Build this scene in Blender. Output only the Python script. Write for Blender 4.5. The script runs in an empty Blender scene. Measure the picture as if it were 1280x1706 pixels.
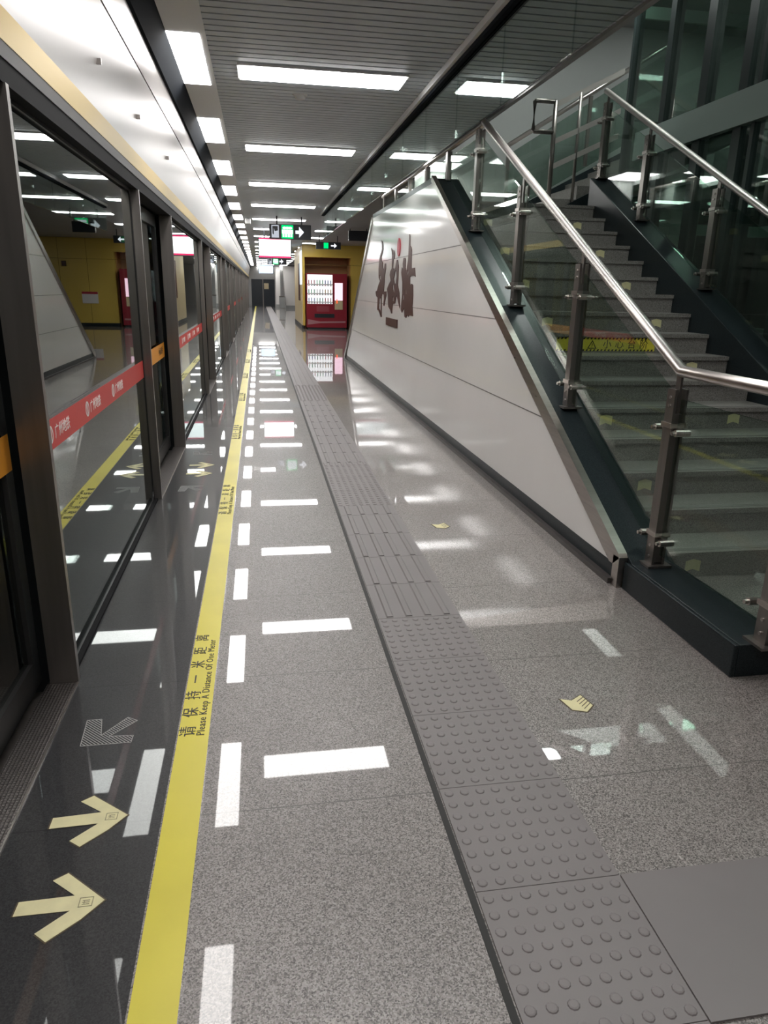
import bpy, math, random
from mathutils import Vector, Matrix
from mathutils.geometry import tessellate_polygon
random.seed(4)
S = bpy.context.scene
COL = S.collection
R = math.radians

# ------------------------------------------------------------ camera, world, exposure
cam_d = bpy.data.cameras.new('camera'); cam = bpy.data.objects.new('camera', cam_d); COL.objects.link(cam)
cam_d.sensor_fit = 'HORIZONTAL'; cam_d.sensor_width = 36.0; cam_d.lens = 1187.05 * 36.0 / 1280.0
cam_d.clip_start = 0.02; cam_d.clip_end = 300
PITCH, YAW, ROLL = R(17.377), R(9.879), R(1.197)
fwd = Vector((math.sin(YAW)*math.cos(PITCH), math.cos(YAW)*math.cos(PITCH), -math.sin(PITCH)))
rt = Vector((math.cos(YAW), -math.sin(YAW), 0)); up = rt.cross(fwd)
r2 = rt*math.cos(ROLL) + up*math.sin(ROLL); u2 = -rt*math.sin(ROLL) + up*math.cos(ROLL)
cam.matrix_world = Matrix(((r2.x, u2.x, -fwd.x, 0), (r2.y, u2.y, -fwd.y, 0), (r2.z, u2.z, -fwd.z, 1.5), (0, 0, 0, 1)))
S.camera = cam
w = bpy.data.worlds.new('world'); S.world = w; w.use_nodes = True
w.node_tree.nodes['Background'].inputs[0].default_value = (0.5, 0.56, 0.6, 1)
w.node_tree.nodes['Background'].inputs[1].default_value = 0.02
S.view_settings.view_transform = 'Standard'; S.view_settings.look = 'None'
S.view_settings.gamma = 1; S.view_settings.use_curve_mapping = False
S.view_settings.exposure = 1.48
LAMP = 6.5        # radiance of the ceiling lights
S.cycles.max_bounces = 14; S.cycles.glossy_bounces = 8; S.cycles.diffuse_bounces = 4
S.cycles.transparent_max_bounces = 24; S.cycles.use_denoising = True
S.cycles.sample_clamp_indirect = 6.0; S.cycles.caustics_reflective = False; S.cycles.caustics_refractive = False

# ------------------------------------------------------------ materials
def mat(name, col, rough=0.5, metal=0.0, spec=0.5, emit=None, estr=0.0, coat=0.0):
    m = bpy.data.materials.new(name); m.use_nodes = True
    b = m.node_tree.nodes['Principled BSDF']
    b.inputs['Base Color'].default_value = (*col, 1); b.inputs['Roughness'].default_value = rough
    b.inputs['Metallic'].default_value = metal; b.inputs['Specular IOR Level'].default_value = spec
    b.inputs['Coat Weight'].default_value = coat
    if emit: b.inputs['Emission Color'].default_value = (*emit, 1); b.inputs['Emission Strength'].default_value = estr
    return m
def nodes(m): return m.node_tree.nodes, m.node_tree.links, m.node_tree.nodes['Principled BSDF']
def coords(m, scale=(1, 1, 1)):
    n, l, b = nodes(m)
    g = n.new('ShaderNodeNewGeometry'); mp = n.new('ShaderNodeMapping'); mp.inputs['Scale'].default_value = scale
    l.new(g.outputs['Position'], mp.inputs['Vector']); return mp.outputs[0]
def ramp(m, src, stops):
    n, l, b = nodes(m); r = n.new('ShaderNodeValToRGB'); e = r.color_ramp.elements
    e[0].position, e[0].color = stops[0][0], (*stops[0][1], 1); e[1].position, e[1].color = stops[-1][0], (*stops[-1][1], 1)
    for p, c in stops[1:-1]:
        k = e.new(p); k.color = (*c, 1)
    l.new(src, r.inputs[0]); return r.outputs[0]
def granite(name, dark, mid, light, rough, scale=260.0, joints=None, spec=0.5, bump=0.0):
    m = mat(name, mid, rough, spec=spec); n, l, b = nodes(m)
    co = coords(m)
    v = n.new('ShaderNodeTexVoronoi'); v.inputs['Scale'].default_value = scale; l.new(co, v.inputs['Vector'])
    sp = n.new('ShaderNodeSeparateColor'); l.new(v.outputs['Color'], sp.inputs[0])
    c = ramp(m, sp.outputs[0], [(0.0, dark), (0.35, mid), (1.0, light)])
    n2 = n.new('ShaderNodeTexNoise'); n2.inputs['Scale'].default_value = 1.3; n2.inputs['Detail'].default_value = 5; l.new(co, n2.inputs['Vector'])
    r2_ = ramp(m, n2.outputs['Fac'], [(0.3, (0.86, 0.85, 0.84)), (0.7, (1.08, 1.08, 1.08))])
    mx = n.new('ShaderNodeMix'); mx.data_type = 'RGBA'; mx.blend_type = 'MULTIPLY'; mx.inputs[0].default_value = 1
    l.new(c, mx.inputs[6]); l.new(r2_, mx.inputs[7]); out = mx.outputs[2]
    if joints:
        sx = n.new('ShaderNodeSeparateXYZ'); l.new(co, sx.inputs[0]); fac = None
        for ax, per, off in joints:
            a = n.new('ShaderNodeMath'); a.operation = 'SUBTRACT'; a.inputs[1].default_value = off; l.new(sx.outputs[ax], a.inputs[0])
            p = n.new('ShaderNodeMath'); p.operation = 'PINGPONG'; p.inputs[1].default_value = per/2; l.new(a.outputs[0], p.inputs[0])
            q = n.new('ShaderNodeMath'); q.operation = 'LESS_THAN'; q.inputs[1].default_value = 0.0022; l.new(p.outputs[0], q.inputs[0])
            if fac is None: fac = q.outputs[0]
            else:
                k = n.new('ShaderNodeMath'); k.operation = 'MAXIMUM'; l.new(fac, k.inputs[0]); l.new(q.outputs[0], k.inputs[1]); fac = k.outputs[0]
        j = n.new('ShaderNodeMix'); j.data_type = 'RGBA'; l.new(fac, j.inputs[0]); l.new(out, j.inputs[6]); j.inputs[7].default_value = (*[t*0.55 for t in mid], 1); out = j.outputs[2]
    l.new(out, b.inputs['Base Color'])
    if bump:
        bn = n.new('ShaderNodeTexNoise'); bn.inputs['Scale'].default_value = 3.0; l.new(co, bn.inputs['Vector'])
        bp = n.new('ShaderNodeBump'); bp.inputs['Strength'].default_value = bump; bp.inputs['Distance'].default_value = 0.01
        l.new(bn.outputs['Fac'], bp.inputs['Height']); l.new(bp.outputs[0], b.inputs['Normal'])
    return m
def two_lobe(m, rough, coat_rough, ior=1.5):
    n, l, b = nodes(m); b.inputs['Roughness'].default_value = rough
    b.inputs['Coat Weight'].default_value = 1; b.inputs['Coat IOR'].default_value = ior; b.inputs['Coat Roughness'].default_value = coat_rough; return m
def noisy(m, amt=0.08, scale=(4, 4, 4), rough_amt=0.0):
    n, l, b = nodes(m); co = coords(m, scale)
    t = n.new('ShaderNodeTexNoise'); t.inputs['Scale'].default_value = 1; t.inputs['Detail'].default_value = 4; l.new(co, t.inputs['Vector'])
    c = b.inputs['Base Color'].default_value
    o = ramp(m, t.outputs['Fac'], [(0.3, tuple(x*(1-amt) for x in c[:3])), (0.7, tuple(min(1, x*(1+amt)) for x in c[:3]))])
    l.new(o, b.inputs['Base Color'])
    if rough_amt:
        r0 = b.inputs['Roughness'].default_value
        mr = n.new('ShaderNodeMapRange'); mr.inputs[3].default_value = max(0, r0-rough_amt); mr.inputs[4].default_value = r0+rough_amt
        l.new(t.outputs['Fac'], mr.inputs[0]); l.new(mr.outputs[0], b.inputs['Roughness'])
    return m
def glass(name, tint, f0=0.05, rough=0.0, power=5.0):
    m = bpy.data.materials.new(name); m.use_nodes = True; n, l = m.node_tree.nodes, m.node_tree.links; n.clear()
    out = n.new('ShaderNodeOutputMaterial'); tr = n.new('ShaderNodeBsdfTransparent'); tr.inputs[0].default_value = (*tint, 1)
    gl = n.new('ShaderNodeBsdfGlossy'); gl.inputs['Roughness'].default_value = rough; gl.inputs[0].default_value = (0.93, 0.97, 0.95, 1)
    g = n.new('ShaderNodeNewGeometry'); d = n.new('ShaderNodeVectorMath'); d.operation = 'DOT_PRODUCT'
    l.new(g.outputs['Incoming'], d.inputs[0]); l.new(g.outputs['Normal'], d.inputs[1])
    a = n.new('ShaderNodeMath'); a.operation = 'ABSOLUTE'; l.new(d.outputs['Value'], a.inputs[0])
    s = n.new('ShaderNodeMath'); s.operation = 'SUBTRACT'; s.inputs[0].default_value = 1; l.new(a.outputs[0], s.inputs[1])
    p = n.new('ShaderNodeMath'); p.operation = 'POWER'; p.inputs[1].default_value = power; l.new(s.outputs[0], p.inputs[0])
    q = n.new('ShaderNodeMath'); q.operation = 'MULTIPLY_ADD'; q.inputs[1].default_value = 1-f0; q.inputs[2].default_value = f0; l.new(p.outputs[0], q.inputs[0])
    mx = n.new('ShaderNodeMixShader'); l.new(q.outputs[0], mx.inputs[0]); l.new(tr.outputs[0], mx.inputs[1]); l.new(gl.outputs[0], mx.inputs[2]); l.new(mx.outputs[0], out.inputs[0])
    return m
def emis(name, col, st):
    m = bpy.data.materials.new(name); m.use_nodes = True; n, l = m.node_tree.nodes, m.node_tree.links; n.clear()
    o = n.new('ShaderNodeOutputMaterial'); e = n.new('ShaderNodeEmission'); e.inputs[0].default_value = (*col, 1); e.inputs[1].default_value = st
    l.new(e.outputs[0], o.inputs[0]); return m

M = {}
M['floor'] = granite('grey_granite', (0.044, 0.037, 0.034), (0.182, 0.161, 0.151), (0.41, 0.374, 0.355), 0.022, 300, joints=[(1, 0.78, 1.81)], spec=0.65, bump=0.012)
M['black_floor'] = granite('black_granite', (0.016, 0.016, 0.017), (0.026, 0.026, 0.028), (0.042, 0.042, 0.044), 0.025, 300, joints=[(1, 0.78, 1.81)], spec=0.3, bump=0.01)
two_lobe(M['floor'], 0.38, 0.018, 1.38); two_lobe(M['black_floor'], 0.42, 0.018, 1.38)
M['black_stone'] = granite('polished_black_stone', (0.008, 0.012, 0.014), (0.014, 0.020, 0.023), (0.024, 0.032, 0.035), 0.30, 300, spec=0.22)
M['step'] = granite('brown_grey_granite', (0.13, 0.122, 0.113), (0.24, 0.226, 0.212), (0.36, 0.343, 0.325), 0.3, 260, spec=0.4)
M['tactile'] = noisy(mat('grey_tactile_rubber', (0.21, 0.19, 0.189), 0.42, spec=0.45), 0.06, (2, 2, 2), 0.06)
M['seam'] = mat('dark_rubber_seam', (0.012, 0.011, 0.010), 0.6)
M['yellow'] = noisy(mat('yellow_tape', (0.76, 0.66, 0.075), 0.35, spec=0.4), 0.06, (3, 3, 3))
M['ink'] = mat('black_ink', (0.02, 0.018, 0.01), 0.5)
M['cream'] = noisy(mat('cream_sticker', (0.78, 0.72, 0.42), 0.5), 0.07, (20, 20, 20))
M['cream_edge'] = mat('sticker_edge', (0.09, 0.065, 0.035), 0.6)
M['hatch'] = mat('grey_hatch_ink', (0.42, 0.42, 0.41), 0.5)
M['white_panel'] = noisy(mat('white_enamel_panel', (0.86, 0.84, 0.815), 0.12, spec=0.5), 0.02, (1.5, 1.5, 1.5))
M['panel_seam'] = mat('panel_seam', (0.2, 0.19, 0.18), 0.6)
M['steel'] = noisy(mat('brushed_steel', (0.48, 0.44, 0.41), 0.3, 1.0), 0.08, (3, 3, 60), 0.06)
M['rail_steel'] = noisy(mat('polished_rail_steel', (0.62, 0.57, 0.54), 0.34, 1.0), 0.05, (2, 2, 2), 0.04)
M['dark_steel'] = noisy(mat('dark_brushed_steel', (0.22, 0.2, 0.185), 0.34, 0.85), 0.08, (30, 30, 1.5), 0.05)
M['door_black'] = mat('black_door_frame', (0.035, 0.034, 0.034), 0.35, 0.4)
M['lower_rail'] = mat('black_matt_rail', (0.016, 0.016, 0.017), 0.7, spec=0.08)
M['bar'] = mat('satin_bar', (0.55, 0.50, 0.47), 0.45, 0.4)
M['header'] = noisy(mat('white_satin_metal', (0.43, 0.405, 0.395), 0.30, 0.5), 0.03, (1, 0.4, 1), 0.05)
M['tape_reflection'] = mat('painted_tape_reflection', (0.50, 0.36, 0.12), 0.45, 0.1)  # colour of the yellow floor tape as mirrored in the header
M['fascia'] = mat('black_fascia', (0.010, 0.013, 0.017), 0.9, spec=0.1)
M['head_rail'] = mat('dark_grey_painted_rail', (0.045, 0.042, 0.040), 0.5, spec=0.25)
M['soffit'] = mat('light_grey_soffit', (0.88, 0.89, 0.90), 0.5)
M['slat'] = mat('grey_metal_slat', (0.56, 0.61, 0.65), 0.45, 0.0)
M['void'] = mat('dark_ceiling_void', (0.03, 0.033, 0.035), 0.9)
M['slab'] = noisy(mat('grey_painted_slab', (0.36, 0.37, 0.365), 0.6), 0.05, (1, 1, 1))
M['upper_wall'] = noisy(mat('light_grey_wall', (0.52, 0.52, 0.51), 0.5), 0.03, (1, 1, 1))
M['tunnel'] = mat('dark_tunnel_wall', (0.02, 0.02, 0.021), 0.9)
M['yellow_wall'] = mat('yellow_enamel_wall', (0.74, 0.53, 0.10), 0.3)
M['yellow_wall_seam'] = mat('yellow_wall_joint', (0.22, 0.15, 0.03), 0.6)
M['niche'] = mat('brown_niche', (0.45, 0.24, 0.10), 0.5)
M['beige'] = mat('beige_panel', (0.70, 0.58, 0.36), 0.4)
M['red'] = mat('crimson_machine', (0.30, 0.012, 0.028), 0.3, coat=0.3)
M['red_band'] = mat('red_glass_sticker', (0.62, 0.05, 0.045), 0.45)
M['orange'] = mat('orange_sticker', (0.75, 0.30, 0.03), 0.45)
M['white'] = mat('white_print', (0.85, 0.82, 0.8), 0.5)
M['brown'] = mat('brown_metal_letters', (0.085, 0.035, 0.028), 0.4)
M['seal_red'] = mat('red_seal', (0.50, 0.03, 0.06), 0.4)
M['lamp'] = emis('lit_diffuser', (1.0, 0.985, 0.97), LAMP)
M['strip'] = emis('lit_strip_diffuser', (1.0, 0.97, 0.95), LAMP)
M['added_fill'] = emis('unseen_fill_light', (0.92, 1.0, 0.96), 14.0)  # for the added lamps out of sight above the stair void
M['lamp_frame'] = mat('white_lamp_frame', (0.7, 0.7, 0.7), 0.4)
M['plastic'] = mat('white_plastic', (0.6, 0.6, 0.58), 0.4)
M['sign_black'] = mat('black_sign_box', (0.015, 0.018, 0.024), 0.35)
M['sign_green'] = emis('lit_green', (0.0, 0.62, 0.16), 0.55)
M['sign_white'] = emis('lit_white', (0.88, 0.92, 1.0), 0.45)
M['sign_grey'] = emis('lit_grey', (0.50, 0.53, 0.60), 0.4)
M['sign_red'] = emis('lit_red', (0.95, 0.05, 0.18), 0.5)
M['screen'] = emis('lit_screen', (0.90, 1.0, 1.0), 1.1)
M['screen_blue'] = emis('lit_blue_screen', (0.66, 0.86, 1.0), 0.6)
M['vend_white'] = emis('lit_vending_backlight', (0.97, 0.98, 1.0), 0.45)
M['vend_pink'] = emis('lit_pink_panel', (1.0, 0.66, 0.80), 0.5)
M['led_red'] = emis('red_digits', (1.0, 0.05, 0.01), 1.4)
M['rail_glass'] = glass('greenish_rail_glass', (0.80, 0.87, 0.83), 0.05)
M['curtain_glass'] = glass('clear_curtain_glass', (0.80, 0.86, 0.84), 0.045)
M['door_glass'] = glass('screen_door_glass', (0.50, 0.53, 0.53), 0.10, power=3.6)
M['shaft_glass'] = glass('green_shaft_glass', (0.66, 0.74, 0.70), 0.08)
M['mullion'] = mat('dark_green_mullion', (0.018, 0.026, 0.026), 0.4)
M['shaft_beam'] = mat('grey_green_beam', (0.36, 0.42, 0.39), 0.5)
# raised chequer on the door sills
M['sill'] = mat('chequered_steel_sill', (0.42, 0.39, 0.37), 0.35, 0.9)
_n, _l, _b = nodes(M['sill']); _c = coords(M['sill'], (1, 1, 1))
_v = _n.new('ShaderNodeTexVoronoi'); _v.inputs['Scale'].default_value = 85; _v.inputs['Randomness'].default_value = 0.0; _l.new(_c, _v.inputs['Vector'])
_r = _n.new('ShaderNodeBump'); _r.inputs['Strength'].default_value = 0.8; _r.inputs['Distance'].default_value = 0.003; _l.new(_v.outputs['Distance'], _r.inputs['Height']); _l.new(_r.outputs[0], _b.inputs['Normal'])
_cr = ramp(M['sill'], _v.outputs['Distance'], [(0.2, (0.45, 0.42, 0.40)), (0.5, (0.16, 0.145, 0.14))]); _l.new(_cr, _b.inputs['Base Color'])

# ------------------------------------------------------------ mesh helpers
WO = {}          # world origin of every parent
class MB:
    def __init__(s): s.v = []; s.f = []
    def box(s, x0, x1, y0, y1, z0, z1):
        i = len(s.v)
        s.v += [(x, y, z) for z in (z0, z1) for y in (y0, y1) for x in (x0, x1)]
        s.f += [(i, i+2, i+3, i+1), (i+4, i+5, i+7, i+6), (i, i+1, i+5, i+4), (i+2, i+6, i+7, i+3), (i, i+4, i+6, i+2), (i+1, i+3, i+7, i+5)]
        return s
    def prism(s, pts, ax, a0, a1, holes=()):
        """polygon pts (2D) extruded along axis ax from a0 to a1; 2D axes are the other two in order"""
        def P(p, a):
            q = [0, 0, 0]; o = [k for k in range(3) if k != ax]; q[o[0]] = p[0]; q[o[1]] = p[1]; q[ax] = a; return tuple(q)
        loops = [list(pts)] + [list(h) for h in holes]
        if holes or len(pts) > 6:
            tris = tessellate_polygon([[Vector((p[0], p[1], 0)) for p in L] for L in loops])
        else: tris = [tuple(range(len(pts)))]
        flat = [p for L in loops for p in L]; i = len(s.v); n = len(flat)
        s.v += [P(p, a0) for p in flat] + [P(p, a1) for p in flat]
        for t in tris: s.f.append(tuple(i+k for k in reversed(t))); s.f.append(tuple(i+n+k for k in t))
        b = i
        for L in loops:
            for k in range(len(L)):
                k2 = (k+1) % len(L); s.f.append((b+k, b+k2, b+n+k2, b+n+k))
            b += len(L)
        return s
    def tube(s, pts, r, seg=12, cap=True):
        pts = [Vector(p) for p in pts]; rings = []
        for k, p in enumerate(pts):
            d = (pts[min(k+1, len(pts)-1)] - pts[max(k-1, 0)]).normalized()
            a = d.cross(Vector((0, 0, 1)));
            if a.length < 1e-3: a = Vector((1, 0, 0))
            a.normalize(); b = a.cross(d).normalized(); i = len(s.v)
            s.v += [tuple(p + a*r*math.cos(2*math.pi*j/seg) + b*r*math.sin(2*math.pi*j/seg)) for j in range(seg)]
            rings.append(i)
        for k in range(len(rings)-1):
            for j in range(seg):
                j2 = (j+1) % seg; s.f.append((rings[k]+j, rings[k]+j2, rings[k+1]+j2, rings[k+1]+j))
        if cap: s.f.append(tuple(rings[0]+j for j in reversed(range(seg)))); s.f.append(tuple(rings[-1]+j for j in range(seg)))
        return s
    def dome(s, x, y, z, r, h, seg=12):
        i = len(s.v)
        for rr, hh in ((r, 0), (r*0.86, h*0.75), (r*0.6, h)):
            s.v += [(x+rr*math.cos(2*math.pi*j/seg), y+rr*math.sin(2*math.pi*j/seg), z+hh) for j in range(seg)]
        for k in range(2):
            for j in range(seg):
                j2 = (j+1) % seg; s.f.append((i+k*seg+j, i+k*seg+j2, i+(k+1)*seg+j2, i+(k+1)*seg+j))
        s.f.append(tuple(i+2*seg+j for j in range(seg))); return s
    def build(s, name, m, parent=None, bevel=0.0, smooth=False, origin=None, **kw):
        if parent is not None: o0 = WO[parent.name]
        elif origin is not None: o0 = Vector(origin)
        else:
            xs, ys, zs = zip(*s.v); o0 = Vector(((min(xs)+max(xs))/2, (min(ys)+max(ys))/2, min(zs)))
        me = bpy.data.meshes.new(name); me.from_pydata([tuple(Vector(v)-o0) for v in s.v], [], s.f); me.update()
        me.materials.append(m)
        if smooth:
            for p in me.polygons: p.use_smooth = True
        o = bpy.data.objects.new(name, me); COL.objects.link(o)
        if parent is not None: o.parent = parent
        else: o.location = o0
        WO[o.name] = o0.copy()
        if bevel:
            b = o.modifiers.new('bevel', 'BEVEL'); b.width = bevel; b.segments = 2; b.limit_method = 'ANGLE'
        tag(o, **kw); return o
def tag(o, label=None, cat=None, group=None, kind=None):
    if label: o['label'] = label
    if cat: o['category'] = cat
    if group: o['group'] = group
    if kind: o['kind'] = kind
    return o
def thing(name, loc, label, cat, group=None):
    o = bpy.data.objects.new(name, None); o.location = loc; o.empty_display_size = 0.1; COL.objects.link(o)
    WO[o.name] = Vector(loc); return tag(o, label, cat, group)
def struct(name, mb, m, **k): return mb.build(name, m, None, kind='structure', **k)
def copy_tree(o, loc, label=None, parent=None):
    c = o.copy(); COL.objects.link(c)
    if parent is not None: c.parent = parent
    else: c.location = loc
    if label: c['label'] = label
    for ch in [x for x in bpy.data.objects if x.parent is o]: copy_tree(ch, None, None, c)
    return c
def text_mesh(name, body, size, mtx, m, parent, thick=0.0006, **kw):
    """flat lettering; mtx maps text x (reading) and y (up) to the world"""
    cu = bpy.data.curves.new('lettering', 'FONT'); cu.body = body; cu.size = size; cu.extrude = thick; cu.resolution_u = 2
    cu.space_character = kw.pop('spacing', 1.0)
    t = bpy.data.objects.new('lettering', cu); COL.objects.link(t)
    dg = bpy.context.evaluated_depsgraph_get(); dg.update()
    me = bpy.data.meshes.new_from_object(t.evaluated_get(dg)); bpy.data.objects.remove(t); bpy.data.curves.remove(cu)
    o0 = WO[parent.name]; me.transform(Matrix.Translation(-o0) @ mtx); me.materials.clear(); me.materials.append(m); me.name = name
    o = bpy.data.objects.new(name, me); COL.objects.link(o); o.parent = parent; WO[o.name] = o0.copy()
    return tag(o, **kw)
def frame_m(org, xdir, ydir):
    x = Vector(xdir).normalized(); y = Vector(ydir).normalized(); z = x.cross(y); mt = Matrix((x, y, z)).transposed().to_4x4(); mt.translation = Vector(org); return mt
ORD = ['first', 'second', 'third', 'fourth', 'fifth', 'sixth', 'seventh', 'eighth', 'ninth', 'tenth']
# ============================================================ SETTING
H = 3.0
FAR = 60.0
struct('floor', MB().box(-0.33, 9.5, -4, FAR, -0.2, 0), M['floor'])
struct('trim_1', MB().box(-0.86, -0.33, -4, FAR, -0.2, 0), M['black_floor'], label='polished black granite edge band along the screen doors')
struct('trim_2', MB().box(0.488, 0.506, -4, FAR, 0.0, 0.002), M['seam'], label='thin black joint left of the tactile strip')
# ceiling: cross slats under a black void
mb = MB(); y = -1.0
while y < 34:
    mb.box(-0.28, 2.09, y, y+0.082, H, H+0.03); y += 0.1
mb.box(-0.28, 2.09, 34, FAR, H, H+0.03)
struct('ceiling', mb, M['slat'])
mb = MB().box(-0.28, 2.09, -4, FAR, H+0.08, H+0.12)
struct('ceiling', mb, M['void'])
mb = MB()
sy = 5.25 - 2.4*4
yy = -4.0
k = 0
# soffit with openings for the strip lights
for i in range(0, 27):
    a = 5.25 + 2.4*(i-3)
    mb.box(-0.52, -0.28, yy, a, H-0.005, H+0.06); mb.box(-0.32, -0.28, a, a+1.2, H-0.005, H+0.06); yy = a+1.2
mb.box(-0.52, -0.28, yy, FAR, H-0.005, H+0.06)
struct('ceiling', mb, M['soffit'])
# the slab round the stair void, with its far part over the other platform
mb = MB().box(2.09, 9.5, 10.5, FAR, H, H+0.5)
mb.box(6.6, 9.5, -4, 10.5, H, H+0.5); mb.box(2.09, 6.6, -4, 1.2, H, H+0.5)
struct('ceiling', mb, M['slab'])
struct('trim_3', MB().box(2.09, 2.13, 1.2, 10.5, H-0.02, 3.55), M['slab'], label='grey edge of the ceiling at the stair opening')
mb = MB().box(2.13, 9.5, 10.5, 10.7, 3.5, 4.95)
struct('wall_upper_back', mb, M['upper_wall'])
struct('wall_upper_side', MB().box(2.0, 2.09, 1.2, 10.5, 3.55, 4.95), M['slab'])
struct('ceiling', MB().box(2.0, 9.5, 1.0, 10.7, 4.95, 5.05), M['slab'])
struct('wall_upper_front', MB().box(2.0, 9.5, 1.0, 1.2, 3.5, 4.95), M['slab'])
struct('wall_behind_stairs', MB().box(2.13, 6.4, 10.35, 10.5, 0, 3.5), M['upper_wall'])
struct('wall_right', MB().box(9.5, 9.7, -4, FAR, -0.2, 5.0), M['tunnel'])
struct('wall_behind_camera', MB().box(-3.6, 9.7, -4.2, -4, -1.4, 5.0), M['slab'])
# tunnel behind the doors
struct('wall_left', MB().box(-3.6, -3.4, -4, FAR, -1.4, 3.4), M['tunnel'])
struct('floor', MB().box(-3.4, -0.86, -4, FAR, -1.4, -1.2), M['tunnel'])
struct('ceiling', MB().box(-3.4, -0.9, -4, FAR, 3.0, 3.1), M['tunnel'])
# far end
mb = MB().box(-3.4, -0.57, FAR, FAR+0.2, -1.2, 3.1); mb.box(-0.57, 1.25, FAR, FAR+0.2, 2.05, 3.1); mb.box(1.25, 9.5, FAR, FAR+0.2, 0, 3.1)
struct('wall_end', mb, M['upper_wall'])
d = struct('door_1', MB().box(-0.57, 1.25, FAR+0.04, FAR+0.12, 0.0, 2.05), mat('dark_blue_door', (0.010, 0.018, 0.028), 0.25), label='dark doorway at the far end of the platform')
MB().box(0.30, 0.36, FAR+0.02, FAR+0.04, 0.0, 2.05).build('door_mullion', M['dark_steel'], d)
MB().box(0.42, 0.78, FAR+0.0, FAR+0.03, 1.30, 1.75).build('notice', M['beige'], d, label='small tan notice')

# glass smoke curtain hanging along the stair side of the slatted ceiling
sc = thing('smoke_curtain', (1.38, 8, 2.5), 'clear glass smoke curtain hanging from a dark ceiling track above the stairs', 'glass smoke curtain')
MB().box(1.345, 1.415, -1.0, 16.1, 2.93, 2.999).build('track', M['fascia'], sc)
MB().box(1.32, 1.345, -1.0, 16.1, 2.955, 2.999).build('track_trim', M['soffit'], sc, label='light grey trim')
for i in range(17):
    ya = 0.44 + 0.98*(i-1)
    MB().box(1.374, 1.384, ya+0.003, ya+0.977, 2.50, 2.93).build('glass_pane', M['curtain_glass'], sc)
b = MB()
# ============================================================ CEILING LIGHTS
def lamp(x0, x1, y0, y1, z, m='lamp', **k):
    t = thing('ceiling_light', ((x0+x1)/2, (y0+y1)/2, z), **k)
    MB().box(x0, x1, y0, y1, z-0.022, z-0.004).build('diffuser', M[m], t)
    b = MB(); e = 0.015
    b.box(x0-e, x1+e, y0-e, y0, z-0.014, z+0.02); b.box(x0-e, x1+e, y1, y1+e, z-0.014, z+0.02); b.box(x0-e, x0, y0, y1, z-0.014, z+0.02); b.box(x1, x1+e, y0, y1, z-0.014, z+0.02)
    b.box(x0, x1, y0, y1, z-0.003, z+0.02)
    b.build('frame', M['lamp_frame'], t); return t
for i in range(-1, 20):
    Y0 = 6 + 3*(i) - 0.16
    if i <= 5 and i >= 0:
        lb = f'long rectangular ceiling light across the walkway, {ORD[i]} nearest of the row'
        g = None
    else:
        lb = 'small distant ceiling light at the far end of the row over the walkway' if i > 0 else 'long ceiling light over the camera, out of view'
        g = 'far ceiling lights over the walkway' if i > 0 else None
    lamp(-0.09, 1.12, Y0, Y0+0.33, H, label=lb, cat='ceiling light', group=g)
    if i <= 4 and i >= 0: lb, g = f'short ceiling light right of the glass curtain, {ORD[i]} nearest of the row', None
    else: lb, g = ('small distant ceiling light in the row right of the walkway', 'far ceiling lights right of the walkway') if i > 0 else ('short ceiling light behind the camera, out of view', None)
    lamp(1.58, 2.05, Y0, Y0+0.33, H, label=lb, cat='ceiling light', group=g)
lamp(-0.09, 1.12, -0.16, 0.17, H, label='long ceiling light behind the camera, out of view', cat='ceiling light')
for i in range(0, 26):
    a = 5.25 + 2.4*(i-3)
    n = i-3
    if a > FAR-2: break
    if 0 <= n <= 4: lb, g = f'bright strip light in the soffit above the screen doors, {ORD[n]} nearest', None
    elif n < 0: lb, g = 'strip light in the soffit above the camera, out of view', 'soffit strip lights out of view'
    else: lb, g = 'small bright strip light merging into the far end of the soffit row', 'far soffit strip lights'
    t = MB().box(-0.52, -0.32, a, a+1.2, H-0.008, H+0.02).build('strip_light', M['strip'], None, label=lb, cat='ceiling light', group=g)
for i in range(0, 8):
    lamp(7.2, 8.4, 2+3*i, 2.33+3*i, H, label='ceiling light over the far platform behind the lift shaft', cat='ceiling light', group='lights over the other platform')
for i, (x, y) in enumerate(((3.0, 3.5), (5.3, 4.5), (3.2, 8.2), (5.6, 8.6))):
    lamp(x, x+0.9, y, y+0.25, 4.94, 'added_fill', label='added unseen fill light in the upper hall above the stairs', cat='ceiling light', group='added upper hall fill lights')  # unseen lamps added to brighten the grey wall beyond the stair void
lamp(2.14, 2.58, 9.65, 10.3, 3.05, label='bright lit panel above the top of the stairs', cat='ceiling light')
t = thing('smoke_detector', (0.38, 6.6, H-0.05), 'small round smoke detector on the slatted ceiling behind the nearest long light', 'smoke detector')
MB().dome(0.38, 6.6, H-0.001, 0.05, -0.035).build('body', M['plastic'], t, smooth=True); MB().dome(0.38, 6.6, H, 0.065, -0.012).build('base', M['plastic'], t)
t = thing('ceiling_speaker', (-0.2, 18, H-0.12), 'small white loudspeaker hung beside the soffit far down the platform', 'speaker')
MB().box(-0.26, -0.14, 17.9, 18.1, H-0.13, H-0.02).build('body', M['plastic'], t, bevel=0.01); MB().box(-0.21, -0.19, 17.99, 18.01, H-0.02, H).build('bracket', M['dark_steel'], t)

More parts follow.
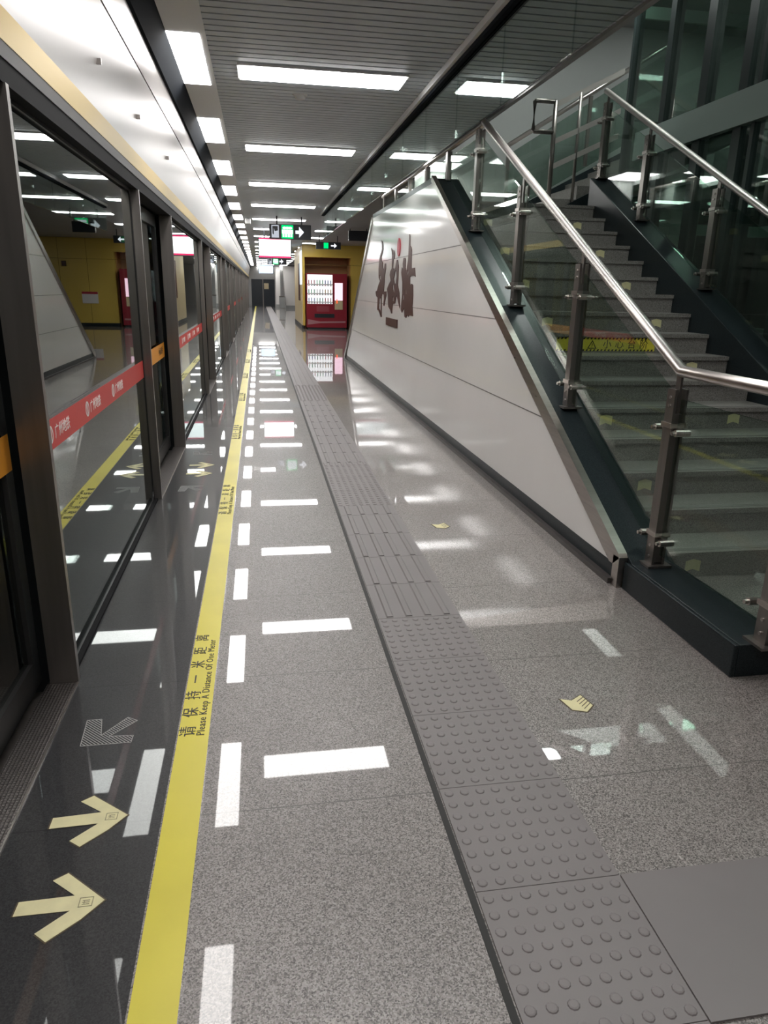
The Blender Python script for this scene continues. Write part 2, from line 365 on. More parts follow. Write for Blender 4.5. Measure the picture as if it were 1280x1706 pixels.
# ============================================================ SCREEN DOORS
PX = -0.745
OPEN = [(-3.4, -1.6), (0.83, 2.63), (5.22, 7.0), (10.6, 12.3), (16.2, 18.0), (20.8, 22.6), (26.2, 28.0), (30.8, 32.6), (36.2, 38.0), (40.8, 42.6), (46.2, 48.0), (50.8, 52.6), (56.2, 58.0)]
hd = thing('screen_door_header', (PX, 28, 2.08), 'long white metal header with a painted tan reflection of the floor tape, running above the glass screen doors', 'screen door header')
MB().prism([(PX, 2.30), (-0.665, 2.715), (-0.86, 2.715), (-0.86, 2.30)], 1, -4, FAR).build('lower_panel', M['header'], hd)
MB().prism([(-0.662, 2.725), (-0.62, 2.87), (-0.86, 2.87), (-0.86, 2.725)], 1, -4, FAR).build('upper_panel', M['header'], hd)
MB().box(-0.86, -0.668, -4, FAR, 2.715, 2.725).build('panel_gap', M['seam'], hd)
MB().prism([(PX, 2.2), (PX, 2.30), (-0.86, 2.30), (-0.86, 2.2)], 1, -4, FAR).build('reflection_band', M['tape_reflection'], hd, label='tan yellow painted reflection of the floor tape')  # reflection of the yellow floor tape, painted on as a strip
MB().prism([(-0.60, 2.87), (-0.522, 3.0), (-0.522, 3.06), (-0.86, 3.06), (-0.86, 2.87)], 1, -4, FAR).build('fascia', M['fascia'], hd, label='black strip under the ceiling')
MB().box(-0.86, PX-0.002, -4, FAR, 2.15, 2.2).build('bottom_rail', M['head_rail'], hd, label='dark grey bottom rail')
MB().box(-0.86, PX-0.006, -4, FAR, 2.08, 2.15).build('lower_rail', M['lower_rail'], hd, label='black lower rail')
for yy in [3.95, 5.1, 6.6]: MB().box(-0.727, -0.69, yy, yy+0.012, 2.47, 2.495).build('keyhole', M['dark_steel'], hd)

def rounded_frame(y0, y1, z0, z1, r, wd):
    """outer rect with rounded inner corners, in y-z"""
    hole = []
    for cy, cz, a0 in ((y1-wd-r, z1-wd-r, 0), (y0+wd+r, z1-wd-r, 90), (y0+wd+r, z0+wd+r, 180), (y1-wd-r, z0+wd+r, 270)):
        for j in range(7): a = R(a0+j*15); hole.append((cy+r*math.cos(a), cz+r*math.sin(a)))
    return [(y0, z0), (y1, z0), (y1, z1), (y0, z1)], hole
FACE_TXT = lambda y, z: frame_m((-0.7990, y, z), (0, 1, 0), (0, 0, 1))
names = ['fixed glass screen panel with a red sticker band, the nearest whole one', 'fixed glass screen panel beyond the second doorway, reflecting the red-edged hanging screen', 'third fixed glass screen panel along the platform edge']
pi = 0
for i in range(len(OPEN)-1):
    y0, y1 = OPEN[i][1], OPEN[i+1][0]
    if y1 < 1: lb, g = 'fixed glass screen panel beside the camera, out of view', None
    elif pi < 3: lb, g = names[pi], None; pi += 1
    else: lb, g = 'narrow-looking fixed glass screen panel far along the platform edge', 'distant fixed screen panels'
    t = thing('glass_screen', (PX, (y0+y1)/2, 0), lb, 'glass screen', g)
    o, h = rounded_frame(y0+0.03, y1-0.03, 0.0, 2.08, 0.07, 0.014)
    MB().prism(o, 0, -0.8065, -0.796, holes=[h]).build('frame', M['door_black'], t)
    MB().box(-0.806, -0.801, y0+0.032, y1-0.032, 0.01, 2.07).build('glass', M['door_glass'], t)
    MB().box(-0.80, -0.772, y0+0.03, y1-0.03, 0, 0.012).build('bottom_seal', M['lower_rail'], t)
    MB().box(-0.85, PX, y0, y0+0.03, 0, 2.08).build('post', M['dark_steel'], t)
    MB().box(-0.85, PX, y1-0.03, y1, 0, 2.08).build('post', M['dark_steel'], t)
    MB().box(-0.8005, -0.7995, y0+0.05, y1-0.05, 0.885, 1.0).build('sticker_band', M['red_band'], t, label='red sticker band with white lettering')
    if 1 <= i <= 3:
        n = int((y1-y0-0.3)/0.62)
        for k in range(n):
            yk = y0+0.22+k*0.62
            # round emblem: a ring with two curved uprights
            e = MB()
            ring = [(yk+0.035*math.cos(R(a)), 0.943+0.035*math.sin(R(a))) for a in range(0, 360, 20)]
            rin = [(yk+0.027*math.cos(R(a)), 0.943+0.027*math.sin(R(a))) for a in range(0, 360, 20)]
            e.prism(ring, 0, -0.7994, -0.7988, holes=[rin]); e.box(-0.7994, -0.7988, yk-0.014, yk-0.006, 0.915, 0.972); e.box(-0.7994, -0.7988, yk+0.006, yk+0.014, 0.915, 0.972)
            e.build('emblem', M['white'], t)
            text_mesh('lettering', '广州地铁', 0.058, FACE_TXT(yk+0.06, 0.922), M['white'], t)
    else: pass
for i, (y0, y1) in enumerate(OPEN):
    ym = (y0+y1)/2
    wn = ['beside the camera', 'in the nearest doorway', 'in the second doorway', 'in the third doorway'][i] if i < 4 else 'in a far doorway'
    t = thing('door_sill', (-0.8, ym, 0), f'chequered steel door sill {wn}', 'door sill', None if i < 4 else 'far door sills')
    MB().box(-0.86, PX-0.003, y0+0.001, y1-0.001, 0.0, 0.004).build('plate', M['sill'], t); MB().box(PX-0.006, PX, y0, y1, 0.0, 0.006).build('edge_strip', M['steel'], t)
    for sd, (a, b_) in enumerate(((y0-0.02, ym-0.006), (ym+0.006, y1+0.02))):
        t = thing('sliding_door', (-0.91, (a+b_)/2, 0), f'dark-framed sliding platform door {wn}, {"nearer" if sd == 0 else "farther"} leaf', 'sliding door', None if i < 4 else ('far near-side door leaves' if sd == 0 else 'far far-side door leaves'))
        b = MB(); b.box(-0.925, -0.885, a, a+0.07, 0.01, 2.08); b.box(-0.925, -0.885, b_-0.07, b_, 0.01, 2.08); b.box(-0.925, -0.885, a+0.07, b_-0.07, 0.01, 0.12); b.box(-0.925, -0.885, a+0.07, b_-0.07, 1.98, 2.08)
        b.build('frame', M['door_black'], t)
        MB().box(-0.91, -0.902, a+0.07, b_-0.07, 0.12, 1.98).build('glass', M['door_glass'], t)
        if i < 8:
            st = MB().box(-0.8845, -0.884, a+0.005, b_-0.005, 0.86, 0.99).build('sticker_band', M['orange'], t, label='orange sticker band')
            if 1 <= i <= 2:
                text_mesh('lettering', '小心夹手', 0.07, frame_m((-0.883, b_-0.40, 0.905), (0, 1, 0), (0, 0, 1)), M['ink'], t)
    struct('trim_4', MB().box(-1.02, -0.86, y0, y1, -0.08, -0.03), M['dark_steel'])

# ============================================================ FLOOR MARKINGS
tp = thing('floor_tape', (-0.27, 20, 0), 'long yellow floor tape with black distancing text beside the black granite band', 'floor tape')
MB().box(-0.325, -0.22, -2, 59.5, 0, 0.0012).build('tape', M['yellow'], tp)
for k in range(7):
    y0 = 2.21 + 2.57*k
    for j, ch in enumerate('请保持一米距离'):
        text_mesh('character', ch, 0.062, frame_m((-0.272, y0+0.118*j, 0.002), (0, 1, 0), (-1, 0, 0)), M['ink'], tp)
    text_mesh('lettering', 'Please Keep A Distance Of One Meter', 0.040, frame_m((-0.236, y0, 0.002), (0, 1, 0), (-1, 0, 0)), M['ink'], tp, spacing=1.12)
# tactile paving: domes and bars
def tactile(y0, y1, kind, label, x0=0.51, x1=0.91):
    t = thing('tactile_paving', ((x0+x1)/2, (y0+y1)/2, 0), label, 'tactile paving')
    y = y0
    while y < y1-0.05:
        ye = min(y+0.405, y1) if y1-y0 < 20 else y1
        b = MB().box(x0, x1, y+0.0012, ye-0.0012, 0, 0.006)
        if kind == 'dome':
            for j in range(8):
                for i in range(8): b.dome(x0+0.025+i*0.05, y+0.0265+j*(ye-y-0.003)/8, 0.006, 0.0145, 0.0032, 10)
        else:
            for i in range(4):
                xc = x0+0.06+i*0.093
                b.prism([(xc-0.018, 0.006), (xc+0.018, 0.006), (xc+0.012, 0.0105), (xc-0.012, 0.0105)], 1, y+0.012, ye-0.012)
        b.build('paving_tile', M['tactile'], t); y = ye
    return t
tactile(0.6, 3.03, 'dome', 'nearest grey tactile paving section with raised round dots')
tactile(3.03, 4.87, 'bar', 'ribbed grey tactile paving section just beyond the nearest dotted one')
tactile(4.87, 6.2, 'dome', 'second dotted grey tactile paving section, farther down the strip')
tactile(6.2, 9.9, 'bar', 'long ribbed tactile paving section beside the calligraphy wall')
tactile(9.9, 11.5, 'dome', 'third dotted tactile paving section, level with the calligraphy')
tactile(11.5, 59, 'bar', 'far ribbed tactile paving running to the end of the platform')
t = thing('tactile_paving', (1.7, 1.2, 0), 'smooth grey rubber paving branch turning right toward the stairs', 'tactile paving')
MB().box(0.914, 3.4, 1.0, 1.41, 0, 0.006).build('base_tile', M['tactile'], t)

def arrow(pts, label, hatch=False):
    cx = sum(p[0] for p in pts)/len(pts); cy = sum(p[1] for p in pts)/len(pts)
    t = thing('floor_arrow', (cx, cy, 0), label, 'floor arrow')
    return t, cx, cy
A1 = [(-0.43, 1.84), (-0.545, 1.94), (-0.578, 1.918), (-0.508, 1.862), (-0.642, 1.856), (-0.642, 1.812), (-0.508, 1.815), (-0.573, 1.755), (-0.54, 1.728), (-0.475, 1.785)]
def cream_arrow(dy, label, dx=0.0, rot=0.0):
    P = [(-0.43+(x+0.43)*math.cos(rot)-(y-1.84)*math.sin(rot)+dx, 1.84+(x+0.43)*math.sin(rot)+(y-1.84)*math.cos(rot)+dy) for x, y in A1]
    cx = sum(p[0] for p in P)/10; cy = sum(p[1] for p in P)/10
    t = thing('floor_arrow', (cx, cy, 0), label, 'floor arrow')
    E_ = [(cx+(x-cx)*1.045, cy+(y-cy)*1.045) for x, y in P]
    MB().prism(E_, 2, 0, 0.0008).build('edge', M['cream_edge'], t); MB().prism(P, 2, 0.0008, 0.0016).build('sticker', M['cream'], t)
    b = MB(); bx, by = -0.475+dx, 1.84+dy
    for (a, c, e, f) in ((0, 0.034, 0, 0.002), (0, 0.034, 0.028, 0.03), (0, 0.002, 0, 0.03), (0.032, 0.034, 0, 0.03), (0.008, 0.026, 0.007, 0.009), (0.008, 0.026, 0.013, 0.015), (0.008, 0.026, 0.019, 0.021), (0.012, 0.014, 0.007, 0.021)):
        b.box(bx-0.017+a, bx-0.017+c, by-0.015+e, by-0.015+f, 0.0016, 0.0020)
    b.build('stamp', mat('stamp_ink', (0.30, 0.27, 0.15), 0.6) if 'stamp_ink' not in bpy.data.materials else bpy.data.materials['stamp_ink'], t)
cream_arrow(-0.31, 'cream arrow sticker on the black floor, nearest the bottom left corner', -0.005, R(-2))
cream_arrow(0.0, 'cream arrow sticker on the black floor, just beyond the nearest one')
cream_arrow(4.10, 'cream arrow sticker at the second doorway, the nearer of the two')
cream_arrow(4.40, 'cream arrow sticker at the second doorway, the farther of the two')
def hatch_arrow(y, label, flip=1):
    """diagonal arrow of fine grey hatching: tip toward the door"""
    t = thing('floor_arrow', (-0.56, y, 0), label, 'floor arrow')
    P = [(-0.645, -0.075), (-0.655, 0.08), (-0.605, 0.08), (-0.588, -0.02), (-0.515, 0.08), (-0.478, 0.055), (-0.56, -0.03), (-0.478, -0.035), (-0.48, -0.075)]
    P = [(x, y + flip*v) for x, v in P]
    O = MB(); n = len(P)
    for i in range(n):
        a = Vector(P[i]); c = Vector(P[(i+1) % n]); d = (c-a).normalized(); p = Vector((-d.y, d.x))*0.0012
        O.prism([tuple(a-p), tuple(c-p), tuple(c+p), tuple(a+p)], 2, 0, 0.0008)
    O.build('outline', M['hatch'], t)
    B = MB(); k = -0.8
    def inside(q):
        r = False
        for i in range(n):
            (x1, y1), (x2, y2) = P[i], P[(i+1) % n]
            if (y1 > q[1]) != (y2 > q[1]) and q[0] < (x2-x1)*(q[1]-y1)/(y2-y1)+x1: r = not r
        return r
    # parallel hatch lines x + f*y = const
    for s_ in range(-60, 60):
        c0 = s_*0.0085; pts = []
        for u in range(-140, 141):
            q = (-0.56 + c0*0.7071 + u*0.0012*0.7071, y + (c0*0.7071 - u*0.0012*0.7071)*flip)
            pts.append((q, inside(q)))
        st = None
        for q, ins in pts:
            if ins and st is None: st = q
            if (not ins) and st is not None:
                a, c = Vector(st), Vector(last); 
                if (c-a).length > 0.004:
                    d = (c-a).normalized(); p = Vector((-d.y, d.x))*0.0014
                    B.prism([tuple(a-p), tuple(c-p), tuple(c+p), tuple(a+p)], 2, 0, 0.0008)
                st = None
            last = q
    B.build('hatching', M['hatch'], t); return t
hatch_arrow(2.28, 'hatched grey diagonal arrow on the black floor beyond the cream arrows')
hatch_arrow(5.48, 'faint hatched grey arrow just before the second doorway', -1)
hatch_arrow(6.7, 'faint hatched grey arrow just past the second doorway', 1)
def chevron_sticker(x, y, label):
    t = thing('floor_chevron', (x, y, 0), label, 'floor sticker')
    P = [(-0.052, 0.055), (0.0, 0.03), (0.052, 0.055), (0.052, -0.02), (0.0, -0.052), (-0.052, -0.02)]
    P = [(-0.055, 0.045), (-0.015, 0.030), (0.035, 0.062), (0.052, -0.012), (0.012, -0.050), (-0.038, -0.030)]
    MB().prism([(x+a*1.12, y+c*1.12) for a, c in P], 2, 0, 0.001).build('edge', M['cream_edge'], t)
    MB().prism([(x+a, y+c) for a, c in P], 2, 0.001, 0.002).build('sticker', M['cream'], t)
    b = MB()
    for k in range(4): 
        f = 0.15+0.22*k
        a = Vector((-0.0+0.012*f, 0.032-0.075*f)); c = Vector((0.037+0.014*f, 0.058-0.065*f)); b.prism([(x+a.x, y+a.y), (x+c.x, y+c.y), (x+c.x, y+c.y-0.004), (x+a.x, y+a.y-0.004)], 2, 0.002, 0.0025)
    b.build('stripes', M['cream_edge'], t)
chevron_sticker(1.155, 2.215, 'cream chevron sticker on the granite in front of the stair curb')
chevron_sticker(1.15, 4.37, 'small cream chevron sticker on the granite beside the white wall')

# ============================================================ SIGN WALL
WX = 1.85
wall = thing('sign_wall', (WX, 9.5, 0), 'white enamel wall under the stairs with brown brush calligraphy', 'wall panel')
top = lambda y: 0.185 + 0.515*(y-3.28)
prof = [(3.30, 0.11), (15.95, 0.11), (12.25, 2.6), (8.02, 2.6)]
prof = [(3.36, 0.11), (16.0, 0.11), (12.25, 2.58), (7.95, 2.58), (3.36, top(3.36)-0.01)]
MB().prism(prof, 0, WX, WX+0.03).build('panel', M['white_panel'], wall)
b = MB()
for z in (0.70, 1.29, 1.90):
    ya = 3.28+(z-0.16)/0.515; yb = 16.0-(z-0.11)*3.75/2.47
    b.box(WX-0.001, WX, ya, yb, z-0.004, z+0.004)
b.build('joint', M['panel_seam'], wall)
MB().prism([(3.32, 0.0), (16.1, 0.0), (16.0, 0.11), (3.32, 0.11)], 0, WX-0.003, WX+0.03).build('skirting', M['black_stone'], wall)
MB().box(WX-0.035, WX-0.003, 3.32, 16.1, 0, 0.03).build('skirting_lip', mat('brown_black_lip', (0.05, 0.043, 0.04), 0.35), wall)
b = MB(); b.box(WX-0.018, WX+0.03, 3.255, 3.32, 0, 0.17)
b.prism([(3.255, 0.17), (3.32, 0.115), (3.36, 0.115), (8.05, top(8.05)-0.045), (8.03, top(8.03)+0.02), (3.27, 0.19)], 0, WX-0.018, WX+0.03)
b.build('edge_trim', M['steel'], wall, label='steel trim along the slope')
b = MB(); b.prism([(12.25, 2.60), (12.25, 2.50), (16.0, 0.03), (16.12, 0.0), (16.12, 0.10)], 0, WX-0.02, WX+0.03); b.build('edge_trim', M['steel'], wall)
MB().box(WX, WX+0.03, 8.06, 12.25, 2.581, 2.64).build('coping', M['black_stone'], wall)
C1=[[(11.342, 2.199), (11.241, 2.184), (11.178, 2.141), (11.151, 2.06), (11.22, 2.009), (11.314, 1.959), (11.278, 1.903), (11.17, 1.882), (11.162, 1.81), (11.059, 1.772), (10.985, 1.859), (10.885, 1.856), (10.876, 1.785), (10.963, 1.681), (11.022, 1.465), (10.798, 1.467), (10.775, 1.414), (10.867, 1.35), (10.968, 1.257), (11.056, 1.269), (10.981, 1.357), (11.017, 1.42), (11.151, 1.428), (11.218, 1.39), (11.188, 1.233), (11.171, 1.093), (11.273, 1.085), (11.468, 1.178), (11.627, 1.182), (11.607, 1.289), (11.571, 1.367), (11.747, 1.388), (11.82, 1.46), (11.659, 1.471), (11.542, 1.557), (11.394, 1.612), (11.523, 1.669), (11.548, 1.782), (11.507, 1.91), (11.436, 1.981), (11.322, 2.031), (11.251, 2.073), (11.271, 2.146)], [(11.405, 1.705), (11.312, 1.685), (11.304, 1.621), (11.417, 1.649)], [(11.407, 1.35), (11.289, 1.38), (11.263, 1.156), (11.441, 1.217)]]
C2=[[(10.45, 2.044), (10.346, 2.015), (10.312, 1.947), (10.247, 2.01), (10.169, 1.966), (10.184, 1.901), (10.265, 1.888), (10.291, 1.789), (10.237, 1.755), (10.096, 1.784), (10.055, 1.832), (10.015, 1.879), (9.945, 1.877), (9.855, 1.795), (9.867, 1.651), (9.885, 1.554), (9.772, 1.465), (9.713, 1.369), (9.697, 1.256), (9.771, 1.295), (9.898, 1.382), (9.989, 1.422), (10.002, 1.381), (10.055, 1.313), (10.25, 1.3), (10.284, 1.171), (10.361, 1.172), (10.418, 1.218), (10.608, 1.257), (10.656, 1.424), (10.747, 1.502), (10.569, 1.572), (10.444, 1.615), (10.532, 1.692), (10.487, 1.743), (10.379, 1.774), (10.379, 1.892), (10.373, 1.958)], [(10.111, 1.719), (10.044, 1.751), (9.985, 1.668), (10.043, 1.571), (10.14, 1.579), (10.197, 1.638)], [(10.285, 1.563), (10.21, 1.554), (10.127, 1.488), (10.145, 1.437), (10.253, 1.504)], [(10.264, 1.402), (10.187, 1.386), (10.182, 1.344), (10.255, 1.334)]]
C3=[[(9.192, 2.149), (9.15, 2.129), (9.133, 2.019), (9.052, 1.993), (9.016, 1.962), (9.013, 1.744), (8.926, 1.749), (8.815, 1.75), (8.751, 1.645), (8.838, 1.661), (9.008, 1.663), (9.075, 1.649), (9.068, 1.553), (8.955, 1.567), (8.884, 1.552), (8.858, 1.435), (8.882, 1.301), (8.827, 1.191), (8.954, 1.194), (9.053, 1.198), (9.129, 1.172), (9.214, 1.192), (9.249, 1.152), (9.368, 1.163), (9.401, 1.272), (9.473, 1.239), (9.547, 1.208), (9.627, 1.242), (9.609, 1.331), (9.554, 1.435), (9.568, 1.593), (9.664, 1.711), (9.63, 1.773), (9.538, 1.74), (9.567, 1.818), (9.526, 1.886), (9.421, 1.883), (9.376, 1.858), (9.383, 1.768), (9.312, 1.705), (9.282, 1.78), (9.225, 1.853), (9.212, 1.979), (9.195, 2.073)], [(9.236, 1.742), (9.19, 1.703), (9.223, 1.659), (9.268, 1.689)], [(9.351, 1.499), (9.293, 1.499), (9.272, 1.446), (9.334, 1.445)], [(9.503, 1.444), (9.445, 1.428), (9.436, 1.366), (9.494, 1.381)]]

for nm, loops in (('C1', C1), ('C2', C2), ('C3', C3)):
    MB().prism(loops[0], 0, WX-0.007, WX-0.001, holes=loops[1:]).build('calligraphy_character', M['brown'], wall, label='brown brush character')
seal = [(9.865+0.10*math.cos(R(a)), 2.03+0.115*math.sin(R(a))) for a in range(0, 360, 20)]
MB().prism(seal, 0, WX-0.012, WX-0.001).build('seal', M['seal_red'], wall, label='small red oval seal')
MB().box(WX-0.014, WX-0.001, 9.85, 10.74, 0.995, 1.105).build('plaque', M['brown'], wall, label='brown rectangular plaque')

# ============================================================ STAIRCASE
st = thing('staircase', (2.87, 5.6, 0), 'lower flight of brown grey granite steps rising between two black curbs', 'stairs')
Y1 = 3.35; N = 16
for k in range(1, N+1):
    y = Y1 + 0.3*(k-1)
    b = MB().box(2.13, 3.6, y, y+0.32, 0.15*(k-1), 0.15*k-0.03); b.box(2.13, 3.6, y-0.015, y+0.315, 0.15*k-0.03, 0.15*k)
    s = b.build('step', M['step'], st)
    MB().box(2.13, 3.6, y+0.02, y+0.055, 0.15*k, 0.1515*k if k < 2 else 0.15*k+0.0015).build('anti_slip_groove', M['panel_seam'], s)
    if k % 2 == 1:
        for xc in (2.33, 3.3):
            z = 0.15*k-0.085; P = [(-0.045, 0.03), (0, 0.042), (0.045, 0.03), (0.045, -0.032), (0, -0.016), (-0.045, -0.032)]
            MB().prism([(xc+a, z+c) for a, c in P], 1, y-0.003, y-0.0005).build('chevron_sticker', M['cream'], s, label='cream chevron sticker')
    if k == 8:
        MB().box(2.30, 3.14, y-0.002, y-0.0004, 1.062, 1.165).build('warning_sticker', M['yellow'], s, label='yellow hazard strip with black text')
        b = MB()
        for j in range(27):
            x = 2.302+j*0.031; b.prism([(x, 1.152), (x+0.014, 1.152), (x+0.02, 1.165), (x+0.006, 1.165)], 1, y-0.003, y-0.002); b.prism([(x, 1.062), (x+0.014, 1.062), (x+0.02, 1.075), (x+0.006, 1.075)], 1, y-0.003, y-0.002)
        b.prism([(2.56, 1.08), (2.64, 1.08), (2.60, 1.147)], 1, y-0.003, y-0.002, holes=[[(2.572, 1.086), (2.628, 1.086), (2.60, 1.134)]]); b.box(2.597, 2.603, y-0.003, y-0.002, 1.10, 1.122); b.box(2.597, 2.603, y-0.003, y-0.002, 1.09, 1.096)
        b.build('warning_marks', M['ink'], s)
        for j, ch in enumerate('小心台阶'):
            text_mesh('character', ch, 0.075, frame_m((2.69+j*0.105, y-0.003, 1.088), (1, 0, 0), (0, 0, 1)), M['ink'], s)
YL = Y1 + 0.3*(N-1)
ld = MB().box(2.13, 4.12, YL+0.33, 10.34, 2.25, 2.4).build('stair_landing', M['step'], None, label='grey granite landing at the top of the stairs', cat='stair landing')
def curb(x0, x1, dz, y0=2.32):
    f = lambda y: top(y)+dz
    ye = 8.02
    b = MB().prism([(y0, 0), (ye, 0), (ye, f(ye)), (3.21, 0.149+dz), (3.19, 0.148), (y0, 0.148)], 0, x0, x1)
    return b
cb = curb(1.883, 2.128, 0.0); cb.box(1.862, 1.883, 2.32, 3.25, 0, 0.148)
cb.build('stair_curb', M['black_stone'], None, bevel=0.006, label='polished black stone curb on the left of the stairs, behind the white wall', cat='stair curb')
curb(3.602, 3.85, 0.075).build('stair_curb', M['black_stone'], None, bevel=0.006, label='polished black stone curb on the right of the stairs, beside the lift shaft', cat='stair curb')
MB().box(1.883, 2.128, 8.03, 12.25, 2.4, 2.6).build('stair_curb', M['black_stone'], None, label='level black curb along the top of the white wall', cat='stair curb')
st2 = thing('staircase', (4.4, 9.2, 2.4), 'upper flight of grey steps turning right from the landing', 'stairs')
# upper flight turning right
for k in range(1, 9):
    x = 3.42 + 0.3*(k-1)
    MB().box(x, x+0.32, 8.62, 9.7, 2.4+0.15*(k-1), 2.4+0.15*k).build('step', M['step'], st2)
MB().prism([(3.30, 2.38), (3.30, 2.52), (6.0, 3.92), (6.0, 3.55)], 1, 9.7, 9.76).build('skirting', M['black_stone'], st2)
MB().prism([(3.42, 2.25), (3.42, 2.4), (6.0, 3.7), (6.0, 3.4)], 1, 8.585, 8.62).build('stringer', M['black_stone'], st2)

# ============================================================ BALUSTRADES
def rail_z(y): return 1.15 + 0.4955*(y-3.19)
def post(parent, x, y, z0, z1, zr):
    """pair of flat steel bars, capped, with two clamps each holding the panes"""
    p = MB(); p.box(x-0.035, x-0.022, y-0.035, y+0.035, z0, z1); p.box(x+0.022, x+0.035, y-0.035, y+0.035, z0, z1)
    p.box(x-0.022, x+0.022, y-0.025, y+0.025, z0+0.02, z1-0.12)
    p.box(x-0.006, x+0.006, y-0.02, y+0.02, z1-0.13, zr)
    q = p.build('post', M['dark_steel'], parent)
    b = MB(); b.box(x-0.065, x+0.065, y-0.06, y+0.06, z0, z0+0.012); b.build('foot_plate', M['dark_steel'], q)
    for zc in (z0+0.17*(z1-z0)+0.02, z1-0.17*(z1-z0)-0.02):
        c = MB(); c.box(x-0.043, x+0.043, y-0.043, y+0.043, zc-0.012, zc+0.012)
        for s_ in (-1, 1):
            c.box(x-0.012, x+0.012, min(y+s_*0.03, y+s_*0.10), max(y+s_*0.03, y+s_*0.10), zc-0.03, zc-0.012)
            c.tube([(x-0.045, y+s_*0.092, zc-0.026), (x+0.03, y+s_*0.092, zc-0.026)], 0.017, 10)
            c.tube([(x-0.062, y+s_*0.092, zc-0.026), (x-0.045, y+s_*0.092, zc-0.026)], 0.010, 8)
        c.build('clamp', M['steel'], q)
    for zc in (z0+0.04, z0+0.10, z1-0.05):
        pass
    b = MB()
    for zc in (z0+0.05, z0+0.11, z1-0.04, z1-0.08): b.tube([(x-0.041, y, zc), (x-0.034, y, zc)], 0.008, 8)
    b.build('bolt', M['steel'], q)
def balustrade(x, label, dz_rail, curb_dz, posts, y_start, y_end, level_end=None):
    t = thing('balustrade', (x, (y_start+y_end)/2, 0.15), label, 'railing')
    rz = lambda y: (1.15+dz_rail) if y < 3.19 else rail_z(y)+dz_rail
    pts = [(x, y_start, rz(0)), (x, 3.19, rz(3.19)), (x, y_end, rz(y_end))]
    MB().tube(pts, 0.029, 14).build('handrail', M['rail_steel'], t, smooth=True)
    cz = lambda y: 0.148 if y < 3.0 else max(0.15, top(y)+curb_dz)
    for y in posts: post(t, x, y, cz(y)+0.0, rz(y)-0.09, rz(y)-0.01)
    return t, rz, cz
def pane(t, x, y0, y1, b0, b1, t0, t1):
    MB().prism([(y0, b0), (y1, b1), (y1, t1), (y0, t0)], 0, x-0.006, x+0.006).build('glass_pane', M['rail_glass'], t)
XL = 2.0
posts = [2.32, 3.2, 4.43, 5.62, 6.85]
bl, rz, cz = balustrade(XL, 'steel and glass stair railing on the left curb, above the white wall', 0, 0, posts, 1.9, 6.76)
for a, c in zip(posts[:-1], posts[1:]):
    a2, c2 = a+0.045, c-0.045
    pane(bl, XL, a2, c2, cz(a2)+0.07, cz(c2)+0.07, rz(a2)-0.13, rz(c2)-0.13)
# level rail over the top of the wall
MB().tube([(XL, 6.74, 2.90), (XL, 12.2, 2.90)], 0.026, 14).build('level_rail', M['rail_steel'], bl, smooth=True)
for y in (7.98, 8.98, 9.98, 10.98, 11.98):
    MB().box(XL-0.025, XL+0.025, y-0.04, y+0.04, 2.6, 2.875).build('short_post', M['dark_steel'], bl)
pane(bl, XL, 6.9, 7.93, cz(6.9)+0.07, cz(7.93)+0.04, 2.82, 2.82)
for y in (8.03, 9.03, 10.03, 11.03): pane(bl, XL, y, y+0.9, 2.62, 2.62, 2.82, 2.82)
XR = 3.72
br = thing('balustrade', (XR, 5.5, 0.15), 'steel and glass stair railing on the right curb, beside the lift shaft', 'railing')
rzr = lambda y: 2.10+0.495*(y-5.13)
MB().tube([(XR, 2.0, 1.16), (XR, 3.25, 1.16), (XR, 8.08, rzr(8.08))], 0.029, 14).build('handrail', M['rail_steel'], br, smooth=True)
pr_ = [3.3, 4.55, 5.78, 7.02, 8.0]
czr = lambda y: top(y)+0.075
for y in pr_: post(br, XR, y, czr(y), rzr(y)-0.09, rzr(y)-0.01)
for a, c in zip(pr_[:-1], pr_[1:]): pane(br, XR, a+0.045, c-0.045, czr(a)+0.09, czr(c)+0.05, rzr(a)-0.11, rzr(c)-0.15)
# upper flight railings
uf = thing('balustrade', (4.4, 9.7, 2.5), 'sloping glass railing against the back wall above the landing', 'railing')
MB().tube([(3.18, 9.70, 3.27), (4.95, 9.70, 4.36), (5.6, 9.70, 4.76)], 0.028, 12).build('handrail', M['rail_steel'], uf, smooth=True)
MB().prism([(3.20, 2.46), (5.4, 3.72), (5.4, 4.55), (3.20, 3.17)], 1, 9.69, 9.70).build('glass_pane', M['shaft_glass'], uf)
for x in (3.2, 4.25, 5.3): MB().box(x-0.02, x+0.02, 9.65, 9.69, 2.45+(x-3.2)*0.6, 3.25+(x-3.2)*0.615).build('post', M['dark_steel'], uf)
nf = thing('balustrade', (3.4, 8.6, 2.4), 'open three-bar steel railing with a looped end on the landing', 'railing')
MB().tube([(3.37, 8.6, 2.4), (3.37, 8.6, 3.56)], 0.026, 12).build('newel_post', M['dark_steel'], nf, smooth=True)
for z0, x1, z1 in ((3.52, 4.15, 3.90), (3.14, 4.15, 3.50), (2.88, 4.15, 3.24)):
    MB().prism([(3.37, z0-0.03), (x1, z1-0.03), (x1, z1+0.03), (3.37, z0+0.03)], 1, 8.585, 8.615).build('rail_bar', M['bar'], nf)
MB().tube([(3.66, 8.6, 2.52), (3.66, 8.6, 3.66)], 0.018, 10).build('post', M['dark_steel'], nf, smooth=True)
MB().tube([(3.37, 8.6, 3.55), (3.13, 8.6, 3.55), (3.12, 8.6, 3.54), (3.12, 8.6, 3.25), (3.13, 8.6, 3.24), (3.37, 8.6, 3.24)], 0.024, 12).build('looped_end', M['dark_steel'], nf, smooth=True)

